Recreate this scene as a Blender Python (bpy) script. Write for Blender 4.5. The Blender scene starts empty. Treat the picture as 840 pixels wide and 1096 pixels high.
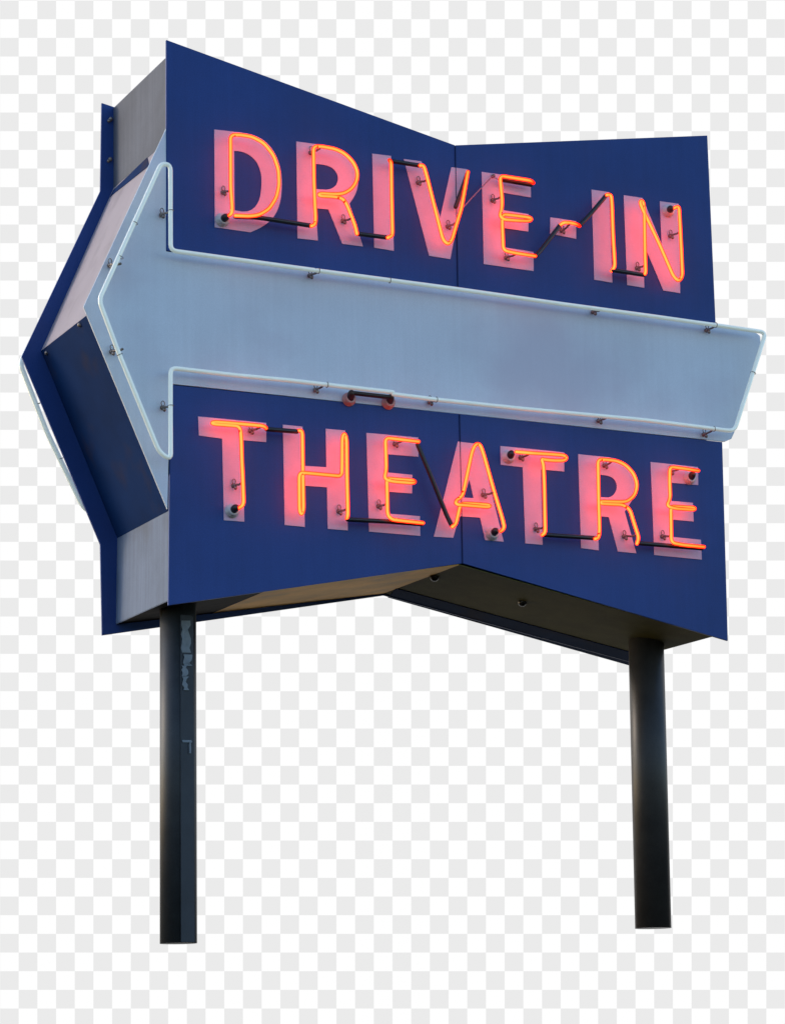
import bpy, bmesh, math, random
from mathutils import Vector, Matrix
from mathutils.geometry import tessellate_polygon
random.seed(7)
EXPO = 0.9
S = bpy.context.scene
COL = S.collection

# ------------------------------------------------------------------ camera
# vanishing points measured on the photograph (840 x 1096)
W, H = 840.0, 1096.0
F = 2690.0
X = Vector((5480, -472, -F)).normalized()        # sign's horizontal, camera axes
Yd = Vector((-1370, -602, -F))                   # sign's depth
Yd = (Yd - X * Yd.dot(X)).normalized()
Zu = X.cross(Yd).normalized()
R = Matrix((X, Yd, Zu))                          # camera axes -> world axes
def ray(px, py):
    return (R @ Vector((px - W/2, -(py - H/2), -F))).normalized()
Z0 = 10.7                                        # distance of the sign's near corner
r0 = ray(180, 648)
CAM = Vector((0, 0, 1.62))
FACE_Y = (r0 * (Z0 / (R @ Vector((0, 0, -1))).dot(r0))).y
DEPTH = 0.80
def P(px, py, d=0.0):                            # point of the plane d metres behind the face
    r = ray(px, py)
    return CAM + r * ((FACE_Y + d) / r.y)
BASE = P(455, 1010, DEPTH/2); BASE.y = FACE_Y + CAM.y + DEPTH/2
BASE = Vector((round(BASE.x, 3), round(BASE.y, 3), 0.0))

cam = bpy.data.objects.new('camera', bpy.data.cameras.new('camera'))
COL.objects.link(cam)
cam.matrix_world = Matrix.Translation(CAM) @ R.to_4x4()
cam.data.sensor_fit = 'HORIZONTAL'; cam.data.sensor_width = 36
cam.data.lens = F / W * 36
cam.data.clip_end = 500
S.camera = cam

# ------------------------------------------------------------------ materials
def mat(name, base, rough=.5, metal=0.0, var=.12, scale=6, spec=.5, streak=0.0, dirt=None,
        bump=0.0, coat=0.0, speck=0.0, glow=None):
    m = bpy.data.materials.new(name); m.use_nodes = True
    nt = m.node_tree; N = nt.nodes; L = nt.links
    b = N['Principled BSDF']
    b.inputs['Roughness'].default_value = rough; b.inputs['Metallic'].default_value = metal
    b.inputs['Specular IOR Level'].default_value = spec
    b.inputs['Coat Weight'].default_value = coat
    if glow:                                     # faintly lit gas behind milky glass
        b.inputs['Emission Color'].default_value = (*glow[:3], 1); b.inputs['Emission Strength'].default_value = glow[3]
    tc = N.new('ShaderNodeTexCoord')
    no = N.new('ShaderNodeTexNoise'); no.inputs['Scale'].default_value = scale
    no.inputs['Detail'].default_value = 6; no.inputs['Roughness'].default_value = .6
    L.new(tc.outputs['Object'], no.inputs['Vector'])
    mr = N.new('ShaderNodeMapRange'); mr.inputs['From Min'].default_value = .3; mr.inputs['From Max'].default_value = .7
    mr.inputs['To Min'].default_value = 1 - var; mr.inputs['To Max'].default_value = 1 + var
    L.new(no.outputs['Fac'], mr.inputs['Value'])
    fac = mr.outputs['Result']
    if streak:                                   # rain streaks running down the sheet
        mp = N.new('ShaderNodeMapping'); mp.inputs['Scale'].default_value = (38, 38, 1.6)
        L.new(tc.outputs['Object'], mp.inputs['Vector'])
        n2 = N.new('ShaderNodeTexNoise'); n2.inputs['Scale'].default_value = 1; n2.inputs['Detail'].default_value = 4
        L.new(mp.outputs['Vector'], n2.inputs['Vector'])
        m2 = N.new('ShaderNodeMapRange'); m2.inputs['From Min'].default_value = .35; m2.inputs['From Max'].default_value = .75
        m2.inputs['To Min'].default_value = 1 - streak*.5; m2.inputs['To Max'].default_value = 1 + streak
        L.new(n2.outputs['Fac'], m2.inputs['Value'])
        mu = N.new('ShaderNodeMath'); mu.operation = 'MULTIPLY'
        L.new(fac, mu.inputs[0]); L.new(m2.outputs['Result'], mu.inputs[1]); fac = mu.outputs[0]
    if speck:
        n4 = N.new('ShaderNodeTexNoise'); n4.inputs['Scale'].default_value = 170; n4.inputs['Detail'].default_value = 2
        L.new(tc.outputs['Object'], n4.inputs['Vector'])
        m4 = N.new('ShaderNodeMapRange'); m4.inputs['From Min'].default_value = .3; m4.inputs['From Max'].default_value = .7
        m4.inputs['To Min'].default_value = 1 - speck; m4.inputs['To Max'].default_value = 1 + speck
        L.new(n4.outputs['Fac'], m4.inputs['Value'])
        mu = N.new('ShaderNodeMath'); mu.operation = 'MULTIPLY'
        L.new(fac, mu.inputs[0]); L.new(m4.outputs['Result'], mu.inputs[1]); fac = mu.outputs[0]
    vm = N.new('ShaderNodeVectorMath'); vm.operation = 'SCALE'; vm.inputs[0].default_value = base
    L.new(fac, vm.inputs['Scale']); out = vm.outputs['Vector']
    if dirt:                                     # (colour, amount, scale)
        n3 = N.new('ShaderNodeTexNoise'); n3.inputs['Scale'].default_value = dirt[2]; n3.inputs['Detail'].default_value = 8
        mp = N.new('ShaderNodeMapping'); mp.inputs['Location'].default_value = (3.1, 7.7, 1.3)
        L.new(tc.outputs['Object'], mp.inputs['Vector']); L.new(mp.outputs['Vector'], n3.inputs['Vector'])
        m3 = N.new('ShaderNodeMapRange'); m3.inputs['From Min'].default_value = .52; m3.inputs['From Max'].default_value = .68
        m3.inputs['To Max'].default_value = dirt[1]
        L.new(n3.outputs['Fac'], m3.inputs['Value'])
        mx = N.new('ShaderNodeMix'); mx.data_type = 'RGBA'
        L.new(m3.outputs['Result'], mx.inputs['Factor']); L.new(out, mx.inputs[6]); mx.inputs[7].default_value = (*dirt[0], 1)
        out = mx.outputs[2]
    L.new(out, b.inputs['Base Color'])
    if bump:
        bp = N.new('ShaderNodeBump'); bp.inputs['Strength'].default_value = bump; bp.inputs['Distance'].default_value = .01
        nb = N.new('ShaderNodeTexNoise'); nb.inputs['Scale'].default_value = 2.5; nb.inputs['Detail'].default_value = 2
        L.new(tc.outputs['Object'], nb.inputs['Vector'])
        L.new(nb.outputs['Fac'], bp.inputs['Height']); L.new(bp.outputs['Normal'], b.inputs['Normal'])
    return m

M = {}
M['blue']   = mat('blue_enamel', (.021, .060, .232), .5, var=.14, scale=1.6, streak=.05, bump=.10, speck=.08, spec=.22, dirt=((.040, .060, .20), .35, 2.0))
M['navy']   = mat('darkened_blue_sheet', (.006, .028, .105), .8, var=.18, scale=4, dirt=((.050, .034, .028), .5, 3.5), bump=.1, speck=.08, spec=.04)  # bluish paint, darkened for the shade on the arrowhead's down-facing side
M['white']  = mat('weathered_white_enamel', (.66, .72, .78), .45, var=.07, scale=1.4, streak=.03, dirt=((.56, .54, .62), .6, 1.3), bump=.12, speck=.03, spec=.3)
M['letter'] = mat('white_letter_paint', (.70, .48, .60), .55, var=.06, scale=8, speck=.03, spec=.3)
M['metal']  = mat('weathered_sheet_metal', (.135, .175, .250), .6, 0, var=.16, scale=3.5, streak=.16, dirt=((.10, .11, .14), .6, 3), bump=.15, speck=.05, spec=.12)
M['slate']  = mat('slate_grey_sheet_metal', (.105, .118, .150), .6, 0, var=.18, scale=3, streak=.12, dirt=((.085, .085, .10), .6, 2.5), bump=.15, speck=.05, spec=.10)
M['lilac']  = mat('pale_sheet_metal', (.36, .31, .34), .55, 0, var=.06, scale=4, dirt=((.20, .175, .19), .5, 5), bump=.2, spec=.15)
M['soffit'] = mat('warm_reflection_soffit', (.78, .43, .09), .6, .25, var=.3, scale=2.5, dirt=((.26, .17, .12), .8, 1.8), bump=.35, spec=.05)  # gold of a warm reflection painted into the sheet's base colour
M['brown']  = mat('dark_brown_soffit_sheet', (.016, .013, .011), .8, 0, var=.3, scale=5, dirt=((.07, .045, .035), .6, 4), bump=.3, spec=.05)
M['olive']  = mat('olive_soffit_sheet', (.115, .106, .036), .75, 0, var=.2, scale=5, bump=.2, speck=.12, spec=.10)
M['pole']   = mat('dark_painted_steel', (.030, .034, .038), .5, 0, var=.2, scale=9, speck=.12, bump=.1, spec=.35)
M['gloss']  = mat('dark_gloss_painted_steel', (.034, .030, .027), .42, 0, var=.2, scale=9, speck=.10, bump=.05, spec=.28)
M['strip']  = mat('dark_strip_steel', (.030, .036, .046), .5, 0, var=.15, scale=9, spec=.3)
M['peel']   = mat('bare_primer_patch', (.19, .22, .25), .6, var=.2, scale=30)
M['black']  = mat('blackout_paint', (.018, .016, .018), .35, var=.2, scale=30)
M['cap']    = mat('black_electrode_cap', (.030, .022, .022), .4, var=.2, scale=30)
M['ceram']  = mat('white_ceramic', (.66, .62, .62), .3, var=.1, scale=30)
M['redlit']   = mat('red_lit_ceramic', (.55, .30, .27), .4, var=.1, scale=30)  # housing colour reddened to carry the neon's red glow
M['clip']   = mat('glass_and_wire_clip', (.24, .20, .18), .25, .4, var=.4, scale=60)
M['seam']   = mat('dark_seam', (.008, .022, .075), .7, spec=.1)
M['wire']   = mat('pink_sleeved_wire', (.45, .22, .28), .6)
M['tube']   = mat('milky_glass', (.86, .88, .82), .12, var=.05, scale=12, coat=.6, glow=(.85, 1, .85, .11))

def neon():
    m = bpy.data.materials.new('lit_neon_gas'); m.use_nodes = True
    nt = m.node_tree; N = nt.nodes; L = nt.links
    for n in list(N): N.remove(n)
    o = N.new('ShaderNodeOutputMaterial')
    lw = N.new('ShaderNodeLayerWeight'); lw.inputs['Blend'].default_value = .5
    cr = N.new('ShaderNodeValToRGB')
    e = cr.color_ramp.elements
    e[0].position = 0.03; e[0].color = (1, .080, .014, 1)
    e[1].position = 0.80; e[1].color = (.26, .002, .001, 1)
    k = e.new(.27); k.color = (1, .040, .005, 1)
    k = e.new(.46); k.color = (.50, .006, .0015, 1)
    L.new(lw.outputs['Facing'], cr.inputs['Fac'])
    em = N.new('ShaderNodeEmission'); em.inputs['Strength'].default_value = 7.8 / 2**EXPO
    L.new(cr.outputs['Color'], em.inputs['Color']); L.new(em.outputs['Emission'], o.inputs['Surface'])
    return m
M['neon'] = neon()

# ------------------------------------------------------------------ helpers
def link(name, bm, m, parent, smooth=False):
    me = bpy.data.meshes.new(name)
    bmesh.ops.recalc_face_normals(bm, faces=bm.faces)
    o_par = parent
    off = Vector((0, 0, 0)); q = o_par
    while q is not None: off += q.location; q = q.parent
    bmesh.ops.translate(bm, verts=bm.verts, vec=-off)
    for f in bm.faces: f.smooth = smooth
    bm.to_mesh(me); bm.free()
    me.materials.append(M[m] if isinstance(m, str) else m)
    o = bpy.data.objects.new(name, me); COL.objects.link(o)
    o.parent = parent
    return o

def slab(outer, d0, d1, holes=(), dl=None):
    """polygon(s) given as world points' (x, z), from depth d0 (front) to d1"""
    bm = bmesh.new(); fy = CAM.y + FACE_Y
    add_slab(bm, outer, d0, d1, holes)
    return bm
def add_slab(bm, outer, d0, d1, holes=()):
    fy = CAM.y + FACE_Y
    loops = [[Vector((x, z, 0)) for x, z in l] for l in [outer] + list(holes)]
    tris = tessellate_polygon(loops)
    flat = [p for l in loops for p in l]
    A = [bm.verts.new((p.x, fy + d0, p.y)) for p in flat]
    B = [bm.verts.new((p.x, fy + d1, p.y)) for p in flat]
    for t in tris:
        try:
            bm.faces.new([A[i] for i in t]); bm.faces.new([B[i] for i in reversed(t)])
        except ValueError: pass
    i = 0
    for l in loops:
        n = len(l)
        for k in range(n):
            a, b = i + k, i + (k+1) % n
            bm.faces.new((A[a], A[b], B[b], B[a]))
        i += n

def xz(pts, d=0.0):
    out = []
    for p in pts:
        q = P(p[0], p[1], d); out.append((q.x, q.z))
    return out

def rounded(pts, r, closed=False, steps=5):
    """round the corners of a polyline (list of Vectors)"""
    n = len(pts); out = []
    for i, p in enumerate(pts):
        if not closed and i in (0, n-1): out.append(p.copy()); continue
        a, b = pts[i-1], pts[(i+1) % n]
        rr = r[i] if isinstance(r, (list, tuple)) else r
        if rr <= 0: out.append(p.copy()); continue
        la, lb = (a-p).length, (b-p).length
        if la < 1e-6 or lb < 1e-6: continue
        A = p + (a-p) * min(rr/la, .499); B = p + (b-p) * min(rr/lb, .499)
        for k in range(steps+1):
            t = k/steps
            out.append(A*(1-t)**2 + p*2*t*(1-t) + B*t*t)
    res = [out[0]]
    for q in out[1:]:
        if (q - res[-1]).length > 1e-5: res.append(q)
    return res

def add_tube(bm, pts, rad, seg=14, cap=True):
    n = len(pts); rings = []
    rads = rad if isinstance(rad, (list, tuple)) else [rad]*n
    t0 = (pts[1]-pts[0]).normalized()
    up = Vector((0, 1, 0)) if abs(t0.y) < .9 else Vector((0, 0, 1))
    nrm = (up - t0*up.dot(t0)).normalized(); prev = t0
    path = []
    for i in range(n):
        if i == 0: t = t0
        elif i == n-1: t = (pts[i]-pts[i-1]).normalized()
        else: t = ((pts[i+1]-pts[i]).normalized() + (pts[i]-pts[i-1]).normalized())
        if t.length < 1e-6: t = prev.copy()
        t.normalize()
        q = prev.rotation_difference(t); nrm = q @ nrm; nrm = (nrm - t*nrm.dot(t)).normalized(); prev = t
        path.append((pts[i], t, nrm.copy(), rads[i]))
    if cap:                                      # rounded ends
        p, t, nn, r = path[0]
        path = [(p - t*r*k, t, nn, r*math.sqrt(max(0, 1-k*k))) for k in (.96, .8, .5)] + path
        p, t, nn, r = path[-1]
        path += [(p + t*r*k, t, nn, r*math.sqrt(max(0, 1-k*k))) for k in (.5, .8, .96)]
    for p, t, nn, r in path:
        b = t.cross(nn)
        rings.append([bm.verts.new(p + (nn*math.cos(a) + b*math.sin(a))*r) for a in [2*math.pi*j/seg for j in range(seg)]])
    for A, B in zip(rings, rings[1:]):
        for j in range(seg):
            bm.faces.new((A[j], A[(j+1) % seg], B[(j+1) % seg], B[j]))
    bm.faces.new(rings[0]); bm.faces.new(list(reversed(rings[-1])))

def add_ball(bm, c, r, sc=(1, 1, 1), rot=None):
    m = Matrix.Translation(c) @ (rot.to_4x4() if rot else Matrix.Identity(4)) @ Matrix.Diagonal((*sc, 1))
    bmesh.ops.create_uvsphere(bm, u_segments=12, v_segments=8, radius=r, matrix=m)

def add_lathe_y(bm, c, prof, seg=24):
    """prof: list of (radius, y offset from c)"""
    rings = []
    for r, y in prof:
        rings.append([bm.verts.new((c.x + r*math.cos(a), c.y + y, c.z + r*math.sin(a))) for a in [2*math.pi*j/seg for j in range(seg)]])
    for A, B in zip(rings, rings[1:]):
        for j in range(seg): bm.faces.new((A[j], A[(j+1) % seg], B[(j+1) % seg], B[j]))
    bm.faces.new(rings[0]); bm.faces.new(list(reversed(rings[-1])))

# ------------------------------------------------------------------ the sign
sign = bpy.data.objects.new('drive_in_sign', None); COL.objects.link(sign)
sign.location = BASE
sign['label'] = 'blue and white arrow-shaped drive-in theatre sign with red neon letters on two dark posts'
sign['category'] = 'sign'

STAND = -.075                                    # glass tubes stand 75 mm off the sheet
TH = .012

# --- face sheets (points in photograph pixels, laid on the face plane)
arrow_f = [(178, 137), (89.6, 328), (179.5, 545), (182.5, 410.5), (776, 472.5), (783, 469.5), (786, 463), (814.5, 367), (813.5, 359), (807, 354), (766, 349), (178, 268.5)]
up_l = [(178, 42), (487, 155), (490, 309.8), (178, 267.7)]
up_r = [(487.3, 155), (757, 144.5), (766, 347.4), (490.3, 309.9)]
lo_l = [(182.8, 411.7), (491.6, 443), (495, 603), (180.3, 648)]
lo_r = [(491.9, 443), (773, 473), (779, 686), (495.3, 603)]

ap = link('arrow_panel', slab(xz(arrow_f), 0.002, TH), 'white', sign)
panels = []
for pts in (up_l, up_r, lo_l, lo_r):
    panels.append(link('face_panel', slab(xz(pts), 0, TH), 'blue', sign))

# seam lines between the sheets
bm = bmesh.new()
add_slab(bm, xz([(487.0, 156), (487.6, 156), (490.5, 309.5), (489.9, 309.4)], -.0045), -.0045, .001)
link('panel_seam', bm, 'seam', panels[0])
bm = bmesh.new()
add_slab(bm, xz([(491.6, 443.2), (492.2, 443.3), (495.5, 602.5), (494.9, 602.5)], -.0045), -.0045, .001)
link('panel_seam', bm, 'seam', panels[2])

# --- rear plate: the same outline, seen on the left and below
rear_px = [(108, 110.5), (106.5, 205), (22.5, 382), (106.5, 583), (108.5, 680.5), (410, 637.7)]
outl = xz(rear_px, DEPTH) + xz([(779, 686), (773, 473), (783, 469.5), (812, 366), (811, 359), (766, 348), (757, 144.5), (487, 155)])
rear = link('rear_panel', slab(outl, DEPTH - TH, DEPTH), 'blue', sign)

# --- box between the two plates, one sheet per side
B_ = lambda pts: xz(pts, DEPTH)
TL, CA, TIP, CB, BL, CR = B_([(120.5, 116), (120.5, 202), (43, 376), (124.5, 576.5), (123, 669), (409, 636)])
BR = xz([(763, 681.5)], .012)[0]
TC, TR = xz([(487, 160), (747, 156)])
JO = xz([(300, 630)], .012)[0][0]; t_ = (JO-BL[0])/(CR[0]-BL[0]); JO = (JO, BL[1]+(CR[1]-BL[1])*t_)   # joint in the left underside
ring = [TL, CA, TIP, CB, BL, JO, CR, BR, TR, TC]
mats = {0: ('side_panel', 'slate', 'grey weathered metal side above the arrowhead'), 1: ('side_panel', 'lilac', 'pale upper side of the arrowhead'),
        2: ('side_panel', 'navy', 'blue lower side of the arrowhead with shade put into its colour'), 3: ('side_panel', 'metal', 'light grey metal side below the arrowhead'),
        4: ('soffit', 'brown', 'dark brown underside beside the left post'), 5: ('soffit', 'soffit', 'underside left of the middle with a warm reflection put into its colour'),
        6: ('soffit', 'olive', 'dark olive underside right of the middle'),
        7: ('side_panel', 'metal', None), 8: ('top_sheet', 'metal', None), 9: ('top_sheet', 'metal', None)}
fy = CAM.y + FACE_Y
def wall(a, b, th=.004, y0=TH, y1=DEPTH-TH, nu=1):
    """thin sheet from a to b (x, z), thickness inwards"""
    bm = bmesh.new()
    n = Vector((b[1]-a[1], -(b[0]-a[0]))).normalized() * th      # inward for this winding
    q = [(a[0], a[1]), (b[0], b[1]), (b[0]+n.x*-1, b[1]+n.y*-1), (a[0]+n.x*-1, a[1]+n.y*-1)]
    lo = [bm.verts.new((x, fy+y0, z)) for x, z in q]; hi = [bm.verts.new((x, fy+y1, z)) for x, z in q]
    bm.faces.new(lo); bm.faces.new(list(reversed(hi)))
    for k in range(4): bm.faces.new((lo[k], lo[(k+1) % 4], hi[(k+1) % 4], hi[k]))
    return bm
walls = []
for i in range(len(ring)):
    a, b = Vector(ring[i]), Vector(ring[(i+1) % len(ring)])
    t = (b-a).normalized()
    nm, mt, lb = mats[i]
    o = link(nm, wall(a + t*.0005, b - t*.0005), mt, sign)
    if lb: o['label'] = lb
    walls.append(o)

def on_wall(px, py, a, b, off=.002):
    """pixel -> point on the side sheet running from a to b"""
    a, b = Vector((a[0], 0, a[1])), Vector((b[0], 0, b[1]))
    n = (b-a).cross(Vector((0, 1, 0))).normalized()
    r = ray(px, py)
    if n.dot(r) > 0: n = -n
    t = (a - CAM).dot(n) / r.dot(n)
    return CAM + r*t + n*off
# dark blue band laid along the inner corner of the arrowhead
q = [on_wall(x, y, CA, TIP) for x, y in [(121.5, 203.5), (158, 168), (160, 177), (140, 193), (121, 208), (118, 211)]]
bm = bmesh.new(); vs = [bm.verts.new(p) for p in q]; bm.faces.new(vs)
ex = bmesh.ops.extrude_face_region(bm, geom=list(bm.faces))
nn = (Vector((TIP[0]-CA[0], 0, TIP[1]-CA[1])).cross(Vector((0, 1, 0)))).normalized()
if nn.dot(q[0]-CAM) > 0: nn = -nn
bmesh.ops.translate(bm, verts=[v for v in ex['geom'] if isinstance(v, bmesh.types.BMVert)], vec=-nn*.0015)
link('corner_band', bm, 'navy', walls[1])
# dark flashing along the rear edge of the right underside
def patch(px, wi, m, name, th=.0015):
    a, b = ring[wi], ring[(wi+1) % len(ring)]
    q = [on_wall(x, y, a, b, .003) for x, y in px]; q2 = [on_wall(x, y, a, b, -.001) for x, y in px]
    bm = bmesh.new(); A = [bm.verts.new(p) for p in q]; Bq = [bm.verts.new(p) for p in q2]; n = len(A)
    bm.faces.new(A); bm.faces.new(list(reversed(Bq)))
    for k in range(n): bm.faces.new((A[k], A[(k+1) % n], Bq[(k+1) % n], Bq[k]))
    return link(name, bm, m, walls[wi])
patch([(424, 629.5), (690, 702), (674, 712), (415, 639)], 6, 'navy', 'flashing')
# screw heads and drain holes
def studs(px_list, wi, r, m, name):
    for x, y in px_list:
        a, b = ring[wi], ring[(wi+1) % len(ring)]
        c = on_wall(x, y, a, b, 0)
        bm = bmesh.new(); add_ball(bm, c, r, (1, 1, 1)); link(name, bm, m, walls[wi], True)
studs([(85.5, 347.5), (50, 377.5)], 2, .011, 'clip', 'bolt')
studs([(465, 617.5), (559, 644.5)], 6, .022, 'black', 'drain_hole')
# bolts on the rear plate's inner face
for x, y in ((119.5, 127), (119, 170)):
    bm = bmesh.new(); add_ball(bm, P(x-1, y, DEPTH-TH-.004), .011); add_ball(bm, P(x-3, y+2, DEPTH-TH-.004), .008)
    link('bolt', bm, 'clip', rear, True)

# --- tube clips, electrodes
def clip(parent, base, top, d=STAND):
    bm = bmesh.new()
    a = P(*base, -.002); b = P(*top, d)
    foot = P(base[0], base[1], -.002)
    # footing plate with a wire eye
    add_lathe_y(bm, foot, [(.010, 0), (.011, -.003), (.007, -.008), (.005, -.022)], 12)
    e = foot + Vector((-.001, -.012, .017))
    add_tube(bm, [e + Vector((.008*math.cos(t), 0, .011*math.sin(t))) for t in [2*math.pi*k/12 for k in range(13)]], .0022, 6, False)
    add_ball(bm, foot + Vector((.002, -.022, -.012)), .008, (1, 1, 1.3))
    mid = foot + Vector((0, -.022, 0))
    add_tube(bm, [mid, mid*.45 + b*.55 + Vector((0, 0, -.004)), b], [.0055, .0048, .006], 8)
    return link('tube_clip', bm, 'clip', parent, True)
def collar(parent, at_, dirv, d=STAND, r=.0125):
    """wire band wrapped round the tube at a pixel, along a pixel direction"""
    p = P(*at_, d); q = P(at_[0]+dirv[0], at_[1]+dirv[1], d); t = (q-p).normalized()
    bm = bmesh.new()
    u = Vector((0, 1, 0)); v = t.cross(u).normalized()
    add_tube(bm, [p + (u*math.cos(a)+v*math.sin(a))*r for a in [2*math.pi*k/16 for k in range(17)]], .0016, 6, False)
    return link('wire_band', bm, 'clip', parent, True)
def electrode(parent, ring_px, cap_px, mt='ceram', d=-.045):
    c = P(*ring_px, -.002)
    bm = bmesh.new()
    add_lathe_y(bm, c, [(.032, 0), (.032, -.006), (.025, -.007), (.025, -.010), (.029, -.011), (.029, -.016), (.022, -.017), (.022, -.020), (.025, -.021), (.025, -.026), (.016, -.028)])
    o = link('electrode_housing', bm, mt, parent, True)
    bm = bmesh.new(); k = P(*cap_px, d)
    add_tube(bm, [c + Vector((0, -.018, 0)), (c + Vector((0, -.018, 0)))*.4 + k*.6, k], [.017, .0175, .0165], 14)
    link('electrode_cap', bm, 'cap', parent, True)
    return o

def Z(o, s, pts):                                # zoom-crop coordinates -> photograph pixels
    return [(o[0] + p[0]/s, o[1] + p[1]/s) + tuple(p[2:]) for p in pts]

def smooth_outline(pts):
    """points with a third value are curve points"""
    v = [Vector((p[0], p[1], 0)) for p in pts]
    r = [1e9 if len(p) > 2 else 0 for p in pts]
    return [(q.x, q.y) for q in rounded(v, r, True, 4)]

def neon_run(parent, px, rad=.0092, d=STAND, r=.022, m='neon', name='neon_tube', depths=None):
    pts = [P(p[0], p[1], depths[i] if depths else d) for i, p in enumerate(px)]
    bm = bmesh.new(); add_tube(bm, rounded(pts, r, False, 4), rad, 14)
    return link(name, bm, m, parent, True)

def letter(off, outline, hole, tube, clips=(), elec=None, dd=None):
    oz = Z(off, 8, outline) if off else outline
    hz = [Z(off, 8, hole)] if hole else []
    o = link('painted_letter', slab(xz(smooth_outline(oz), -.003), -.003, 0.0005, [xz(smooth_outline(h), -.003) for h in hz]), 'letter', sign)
    tz = Z(off, 8, tube)
    n = len(tz); dep = [STAND]*n
    if dd:
        for i, v in dd.items(): dep[i] = v
    neon_run(o, tz, depths=dep)
    for b, t in clips: clip(o, b, t)
    if elec: electrode(o, *elec)
    return o
C = 1
# D
letter((220, 130), [(75, 65), (300, 90), (420, 112, C), (530, 175, C), (610, 290, C), (650, 430, C), (655, 560, C), (640, 700, C), (590, 815, C), (500, 895, C), (385, 946), (80, 903)],
       [(245, 248), (305, 252, C), (375, 280, C), (440, 340, C), (476, 430, C), (482, 530, C), (470, 650, C), (430, 730, C), (370, 768, C), (310, 768), (248, 758)],
       [(192, 806), (224, 788), (228, 740), (215, 560), (213, 112), (290, 110), (400, 128), (500, 182), (582, 285), (624, 410), (630, 540), (606, 650), (545, 745), (460, 797), (380, 808), (255, 803)],
       [((238.3, 206), (247.5, 203))], ((237.5, 235.5), (241.5, 232)), {0: -.05})
# R
letter((305, 145), [(98, 48), (262, 70), (380, 85, C), (480, 120, C), (570, 190, C), (618, 290, C), (630, 390, C), (612, 490, C), (552, 582), (668, 948), (492, 925), (372, 630), (262, 620), (282, 897), (108, 878)],
       [(250, 238), (340, 246, C), (410, 272, C), (450, 325, C), (457, 372, C), (440, 425, C), (395, 455, C), (350, 462), (258, 455)],
       [(228, 772), (255, 762), (262, 720), (248, 400), (243, 88), (310, 90), (430, 112), (510, 150), (585, 225), (622, 310), (614, 390), (570, 455), (500, 495), (420, 500), (292, 492), (292, 514), (420, 520), (495, 535), (530, 590), (600, 770), (615, 838)],
       [((332, 163.5), (342, 158.5)), ((366.5, 236.5), (375.5, 233.5))])
# I
letter((390, 160), [(68, 32), (228, 52), (252, 865), (85, 838)], None,
       [(215, 88), (229, 110), (232, 400), (240, 725), (226, 742), (200, 752)], (), None, {0: -.06})
# V
letter((390, 160), [(338, 78), (488, 98), (650, 578), (745, 148), (880, 166), (735, 936), (555, 908)], None,
       [(478, 134), (508, 134), (540, 250), (600, 490), (672, 772), (715, 812), (750, 772), (775, 680), (830, 500), (885, 190)],
       [((446.8, 195.5), (457.5, 192)), ((478.5, 242.5), (488, 238))])
# E
E1 = [(285, 68), (703, 130), (705, 287), (468, 246), (472, 398), (685, 430), (683, 580), (478, 550), (482, 716), (728, 755), (728, 918), (302, 858)]
letter((480, 175), E1, None,
       [(725, 163), (705, 143), (600, 127), (440, 102), (448, 200), (458, 300), (456, 385), (436, 442), (468, 476), (600, 486), (690, 490), (712, 474), (690, 458), (560, 442), (460, 432), (460, 520), (468, 740), (560, 762), (740, 790)],
       [((526.3, 214.5), (536.5, 210)), ((541, 276), (553, 271))], None, {7: -.078, 8: -.082, 9: -.082, 0: -.055})
# hyphen
letter((565, 190), [(192, 338), (412, 370), (412, 522), (190, 478)], None,
       [(272, 408), (300, 383), (350, 382), (410, 394), (440, 412)], [((600.5, 247), (609, 239.5))], None, {0: -.055, 4: -.055})
# I
letter((565, 190), [(545, 100), (693, 122), (722, 898), (568, 872)], None,
       [(675, 146), (712, 144), (718, 220), (728, 500), (744, 760), (715, 797)], (), None, {5: -.055})
# N
letter((640, 200), [(220, 68), (380, 92), (545, 490), (530, 120), (690, 142), (703, 908), (560, 885), (388, 478), (395, 862), (250, 838)], None,
       [(388, 750), (408, 738), (402, 600), (396, 200), (388, 130), (368, 112), (358, 135), (385, 200), (430, 290), (530, 500), (645, 765), (690, 808), (722, 765), (715, 600), (700, 300), (692, 160), (648, 180)],
       [((681, 287), (690, 283.5)), ((716.5, 252.5), (728, 247.5))], ((714.5, 226), (717.5, 223)), {0: -.06, 16: -.05})
# T
T1 = [(212.1, 445.6), (285, 452.5), (285, 473), (259.6, 471), (261.5, 558.3), (239.8, 556.8), (237.8, 469.4), (213, 466)]
letter((205, 435), [((x-205)*8, (y-435)*8) for x, y in T1], None,
       [(645, 196), (622, 166), (500, 155), (300, 139), (195, 131), (172, 141), (195, 151), (300, 158), (415, 168), (424, 250), (430, 450), (440, 650), (446, 845), (402, 870)],
       [((249.5, 520), (259.5, 516.5)), ((267.5, 461.3), (278, 457))], ((248, 547), (252, 543.6)), {0: -.06, 13: -.05})
# H
letter((290, 445), [(103, 75), (270, 92), (280, 428), (475, 440), (470, 110), (635, 125), (658, 982), (487, 968), (480, 612), (284, 598), (290, 952), (118, 935)], None,
       [(225, 130), (268, 124), (272, 400), (278, 810), (262, 848), (244, 815), (242, 600), (242, 487), (300, 489), (606, 518), (609, 400), (610, 190), (626, 146), (646, 190), (650, 500), (658, 845), (650, 882)],
       [((362, 547.5), (371.5, 544.5))], None, {0: -.06, 16: -.06, 6: -.078, 7: -.09, 8: -.09})
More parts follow.
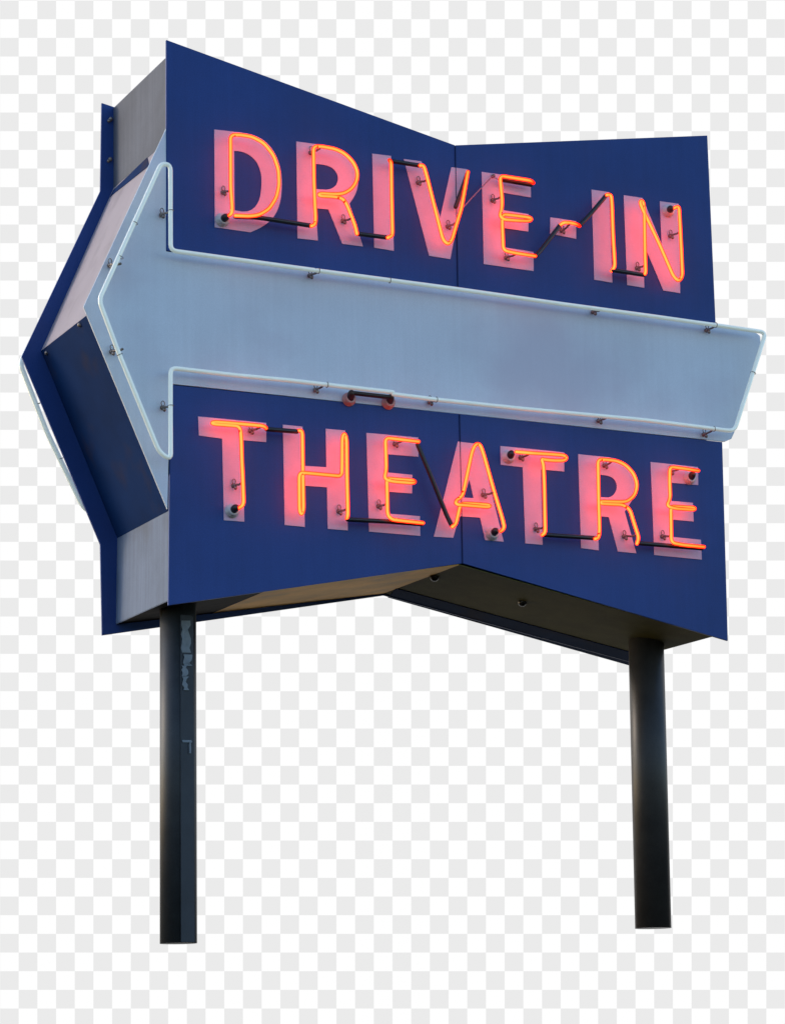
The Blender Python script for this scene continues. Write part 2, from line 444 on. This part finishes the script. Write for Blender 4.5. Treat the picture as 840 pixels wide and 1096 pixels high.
# E
E2 = [(178, 65), (620, 105), (622, 270), (352, 248), (358, 405), (570, 425), (568, 585), (366, 570), (372, 758), (635, 780), (638, 948), (200, 912)]
letter((370, 455), E2, None,
       [(622, 140), (450, 120), (338, 108), (342, 200), (347, 380), (328, 462), (400, 482), (575, 496), (594, 485), (575, 473), (400, 460), (350, 456), (353, 520), (357, 770), (395, 808), (450, 815), (660, 838)],
       [((404.5, 542), (414, 539)), ((422, 475.5), (432, 470))], None, {5: -.080, 6: -.082, 7: -.082})
# A
letter((455, 465), [(280, 60), (465, 82), (672, 918), (515, 905), (470, 712), (292, 700), (240, 885), (75, 875)],
       [(378, 385), (415, 545), (330, 540)],
       [(232, 790), (262, 770), (303, 590), (400, 592), (540, 602), (558, 612), (540, 622), (350, 606), (262, 600), (262, 565), (318, 530), (335, 455), (400, 150), (428, 82), (470, 82), (500, 170), (590, 490), (660, 720), (680, 800), (648, 828)],
       [((516.5, 530), (527.5, 527))], ((526, 571.5), (530, 568.5)), {19: -.05, 7: -.082, 8: -.082})
# T
letter((530, 470), [(45, 58), (590, 112), (590, 277), (390, 258), (405, 905), (258, 892), (235, 240), (48, 218)], None,
       [(180, 108), (300, 118), (500, 130), (592, 138), (612, 160), (592, 183), (500, 183), (420, 175), (394, 168), (412, 215), (420, 400), (425, 700), (428, 800), (402, 820)],
       [((572.5, 566.5), (582.5, 564)), ((556.5, 490), (567, 485))], ((543.5, 489.3), (547, 485.5)), {0: -.055, 13: -.06})
# R
letter((605, 475), [(110, 88), (300, 108), (410, 118, C), (500, 155, C), (565, 225, C), (598, 320, C), (600, 400, C), (575, 480, C), (508, 580), (608, 938), (450, 922), (372, 628), (278, 618), (285, 912), (135, 893)],
       [(270, 263), (350, 268, C), (415, 292, C), (442, 345, C), (440, 395, C), (410, 445, C), (368, 460), (275, 455)],
       [(255, 814), (285, 805), (292, 740), (285, 500), (278, 132), (345, 134), (440, 145), (515, 180), (585, 255), (616, 350), (594, 440), (530, 494), (460, 497), (300, 492), (300, 512), (400, 517), (490, 520), (552, 560), (575, 640), (628, 805), (612, 854)],
       [((667, 574.5), (680, 573)), ((646, 498.5), (654.5, 493.5))])
# E
E3 = [(210, 75), (615, 118), (617, 272), (375, 252), (382, 408), (572, 425), (578, 585), (395, 568), (402, 718), (640, 742), (648, 912), (242, 872)]
letter((670, 485), E3, None,
       [(617, 150), (500, 132), (374, 116), (372, 250), (377, 390), (345, 452), (420, 474), (575, 485), (592, 475), (570, 464), (430, 458), (382, 456), (383, 520), (386, 765), (480, 785), (665, 803)],
       [((708, 574.5), (719, 573)), ((716.5, 505), (728, 501))], ((737, 512), (741, 508)), {0: -.07, 5: -.080, 6: -.082})

# --- blacked-out tube between the letters
def black(pts, ds=-.062, rad=.0105, r=.03):
    dl = ds if isinstance(ds, (list, tuple)) else [ds]*len(pts)
    return neon_run(sign, pts, rad, m='black', name='blackout_tube', depths=dl, r=r)
black([(252, 231.5), (275, 232.3), (333, 241.3)], [-.06, -.055, -.065])
black([(382, 249.8), (415, 254)])
black([(417.5, 171.8), (450, 177)])
black([(500, 186), (494, 203), (487.5, 221)], [-.06, -.045, -.035])
black([(536, 192), (568, 197.5)], -.045)
black([(573, 274), (580, 266), (599, 241)], [-.06, -.05, -.055])
black([(620.5, 240.5), (629, 232), (649, 208.5)], [-.055, -.05, -.065])
black([(656, 289), (689, 294)])
black([(285.5, 459.3), (317.5, 461.8)])
black([(372, 556), (420, 558.5), (451, 561)], [-.06, -.05, -.055])
black([(447, 476), (462, 512), (479, 554), (484, 563.5)], [-.06, -.055, -.055, -.065])
black([(583, 572.5), (637, 576)])
black([(684.5, 581.5), (720, 584.5), (751, 587)], [-.06, -.05, -.055])
# sleeved wire between V and E
bm = bmesh.new(); add_tube(bm, [P(494.5, 223, -.05), P(510, 206, -.035), P(526.5, 188.5, -.02), P(533, 191.5, -.05)], .0028, 8)
link('sleeved_wire', bm, 'wire', sign, True)
bm = bmesh.new(); add_lathe_y(bm, P(527, 188.5, -.002), [(.009, 0), (.009, -.012), (.005, -.02)], 12); link('wire_anchor', bm, 'clip', sign, True)

# --- white border tube of the arrow
wt = [(420, 419.6), (366, 413.5), (310, 407), (250, 401.3), (182.5, 393.5), (182.5, 450), (182.8, 492), (170.5, 484), (126, 374.7), (106, 321), (140, 246), (172.5, 174.5), (182.5, 176), (182.5, 225), (182.7, 267.8), (280, 281.2), (336, 288.8)]
o = neon_run(ap, wt, .0102, m='tube', r=.028, depths=None); o.name = 'border_tube'
wt2 = [(339, 289.3), (490, 309.3), (600, 325), (700, 338.5), (766, 347.8), (819.5, 355.5), (785.8, 461.5), (687, 449.2), (560, 437.5), (466, 427.5), (421, 421.8)]
o = neon_run(ap, wt2, .0102, m='tube', r=.036); o.name = 'border_tube'
for b, t in [((172.5, 230), (183, 225)), ((117, 284), (129, 282)), ((119, 376.5), (131, 373.5)), ((173.5, 436.5), (183, 434)), ((331, 295), (341, 290)),
             ((634, 334), (644, 331)), ((755.5, 353.5), (766, 348)), ((337, 417.5), (347, 411.5)), ((459, 430.5), (469, 427.8)), ((752.5, 465), (764, 459)), ((640, 450.5), (650, 446))]:
    clip(ap, b, t)
for a_, dv in [((183, 225), (0, 5)), ((144.5, 238.5), (-3, 6)), ((129, 270+5), (-3, 6)), ((128, 379.5), (3, 7)), ((183, 434), (0, 5)), ((341, 289.6), (5, .7)), ((417, 299.8), (5, .7)),
               ((766, 347.8), (5, .7)), ((467, 427.6), (5, .5)), ((350, 411.8), (5, .6)), ((764, 459), (5, .5)), ((806, 399), (2, -6))]:
    collar(ap, a_, dv)
electrode(ap, (373, 427.5), (376, 421), 'redlit'); electrode(ap, (415, 431), (418, 425.5), 'redlit')
neon_run(ap, [(377, 420.5), (419, 425.2)], .0105, m='black', name='blackout_tube', d=-.05)

# --- border tube of the rear face
o = neon_run(rear, [(30, 372), (21.5, 389), (50, 462), (88, 541), (96, 548), (104, 541)], .0125, d=DEPTH+.055, m='tube', r=.03); o.name = 'border_tube'
for a_, dv in (((41, 432), (3, 7)), ((65, 491), (3, 7))):
    collar(rear, a_, dv, d=DEPTH+.055, r=.014)

# --- posts
MID = DEPTH*.5
def post(top, bot, rpx, front=False):
    a, b = P(*top, MID), P(*bot, MID)
    a2 = P(top[0]+rpx, top[1], MID)
    r = (a2-a).x * (X.x)                          # half width facing the lens
    return a, b, r
def cyl(a, b, r, seg=40):
    bm = bmesh.new()
    A = [bm.verts.new((a.x + r*math.cos(t), a.y + r*math.sin(t), a.z)) for t in [2*math.pi*k/seg for k in range(seg)]]
    Bv = [bm.verts.new((b.x + r*math.cos(t), b.y + r*math.sin(t), b.z)) for t in [2*math.pi*k/seg for k in range(seg)]]
    for k in range(seg): bm.faces.new((A[k], A[(k+1) % seg], Bv[(k+1) % seg], Bv[k]))
    bm.faces.new(A); bm.faces.new(list(reversed(Bv)))
    return bm
a, b, r1 = post((190.5, 640), (191, 1010.3), 19.3)
r1 = 19.4 / F * (a-CAM).dot(R @ Vector((0, 0, -1)))
p1 = link('post', cyl(a, b, r1), 'pole', sign, False)
p1['label'] = 'dark round post with peeling paint and a cover strip'
# vertical cover strip on the post's face, with peeled paint
vd = (Vector((CAM.x - a.x, CAM.y - a.y, 0))).normalized(); sd = Vector((-vd.y, vd.x, 0)) * -1
if sd.dot(R @ Vector((1, 0, 0))) < 0: sd = -sd
def on_post(px, py, extra, a=a, b=b, r=r1):
    u = (px - (a_x := 190.5 + (py-640)*(.5/370))) / 19.4
    u = max(-.97, min(.97, u))
    z = P(px, py, MID).z
    f = (a.z - z)/(a.z - b.z); c = a + (b-a)*f
    w = vd*math.sqrt(1-u*u) + sd*u
    return Vector((c.x, c.y, z)) + w*(r+extra)
def post_patch(px_pts, ext):
    bm = bmesh.new()
    lo = [bm.verts.new(on_post(x, y, -.001)) for x, y in px_pts]; hi = [bm.verts.new(on_post(x, y, ext)) for x, y in px_pts]
    bm.faces.new(hi); bm.faces.new(list(reversed(lo))); n = len(lo)
    for k in range(n): bm.faces.new((lo[k], lo[(k+1) % n], hi[(k+1) % n], hi[k]))
    return bm
link('cover_strip', post_patch([(193, 662), (205.5, 662), (206.5, 1009.6), (193.5, 1009.6)], .007), 'strip', p1)
def ragged(x0, x1, y0, y1, n, amp):
    L_ = [(x0 + (random.random()-.3)*amp, y0 + (y1-y0)*k/n) for k in range(n+1)]
    R_ = [(x1 - (random.random()-.3)*amp*1.3, y1 - (y1-y0)*k/n) for k in range(n+1)]
    return L_ + R_
for q in ((194, 202, 668, 702, 7, 3), (195, 203.5, 704, 716, 4, 3), (194, 199.5, 716, 727, 5, 3), (194.5, 201, 727.5, 742, 5, 4), (194.5, 204, 795, 797.5, 4, 1.2), (201.5, 203.2, 797, 809, 3, .6)):
    link('peeled_patch', post_patch(ragged(*q), .0085), 'peel', p1)
a, b, _ = post((690.5, 655), (699, 994), 18.3)
r2 = 18.9 / F * (a-CAM).dot(R @ Vector((0, 0, -1)))
p2 = link('post', cyl(a, b, r2), 'gloss', sign, False)
p2['label'] = 'plain dark round post'
for p in (p1, p2):
    for f in p.data.polygons: f.use_smooth = len(f.vertices) == 4

# small bevels on sheet edges
for o in [ap, rear] + panels:
    bv = o.modifiers.new('bevel', 'BEVEL'); bv.width = .0015; bv.segments = 1; bv.limit_method = 'ANGLE'

# ------------------------------------------------------------------ sky backdrop
DB = 19.0
fwd = R @ Vector((0, 0, -1))
me = bpy.data.meshes.new('sky'); cell = 20 / F * DB
hw, hh = 60*cell, 54*cell
vs = [(-hw, -hh, 0), (hw, -hh, 0), (hw, hh, 0), (-hw, hh, 0)]
me.from_pydata(vs, [], [(0, 1, 2, 3)])
sky = bpy.data.objects.new('sky', me); COL.objects.link(sky)
sky.matrix_world = Matrix.Translation(CAM + fwd*DB) @ R.to_4x4()
sky['kind'] = 'structure'
m = bpy.data.materials.new('white_and_pale_grey_check'); m.use_nodes = True
N = m.node_tree.nodes; L = m.node_tree.links
for n in list(N): N.remove(n)
o = N.new('ShaderNodeOutputMaterial'); em = N.new('ShaderNodeEmission'); ck = N.new('ShaderNodeTexChecker')
tc = N.new('ShaderNodeTexCoord'); mp = N.new('ShaderNodeMapping')
mp.vector_type = 'POINT'
# centre of the frame is (420, 548): column 21.0, row 27.4
mp.inputs['Location'].default_value = (21.0 + 100, -27.4 + 100, .5)
mp.inputs['Scale'].default_value = (1/cell, 1/cell, 1)
L.new(tc.outputs['Object'], mp.inputs['Vector']); L.new(mp.outputs['Vector'], ck.inputs['Vector'])
ck.inputs['Scale'].default_value = 1
ck.inputs['Color1'].default_value = (.83, .83, .83, 1); ck.inputs['Color2'].default_value = (1.0, 1.0, 1.0, 1)
L.new(ck.outputs['Color'], em.inputs['Color']); em.inputs['Strength'].default_value = 1.0 / 2**EXPO
L.new(em.outputs['Emission'], o.inputs['Surface'])
me.materials.append(m)

# ------------------------------------------------------------------ light
SUN_EL, SUN_AZ = math.radians(24), math.radians(-42)
w = bpy.data.worlds.new('World'); S.world = w; w.use_nodes = True
N = w.node_tree.nodes; L = w.node_tree.links
sk = N.new('ShaderNodeTexSky'); sk.sky_type = 'NISHITA'; sk.sun_disc = False
sk.sun_elevation = SUN_EL; sk.sun_rotation = SUN_AZ % (2*math.pi); sk.dust_density = 1.0; sk.ozone_density = 3
L.new(sk.outputs['Color'], N['Background'].inputs['Color']); N['Background'].inputs['Strength'].default_value = .15
sl = bpy.data.lights.new('sun', 'SUN'); sl.energy = .5; sl.angle = math.radians(12); sl.color = (1, .80, .58)
so = bpy.data.objects.new('sun', sl); COL.objects.link(so)
sdir = Vector((math.sin(SUN_AZ)*math.cos(SUN_EL), math.cos(SUN_AZ)*math.cos(SUN_EL), math.sin(SUN_EL)))
so.rotation_euler = sdir.to_track_quat('Z', 'Y').to_euler(); so.location = (-8, 4, 9)

vs_ = S.view_settings
vs_.view_transform = 'Standard'; vs_.look = 'None'; vs_.exposure = EXPO; vs_.gamma = 1; vs_.use_curve_mapping = False
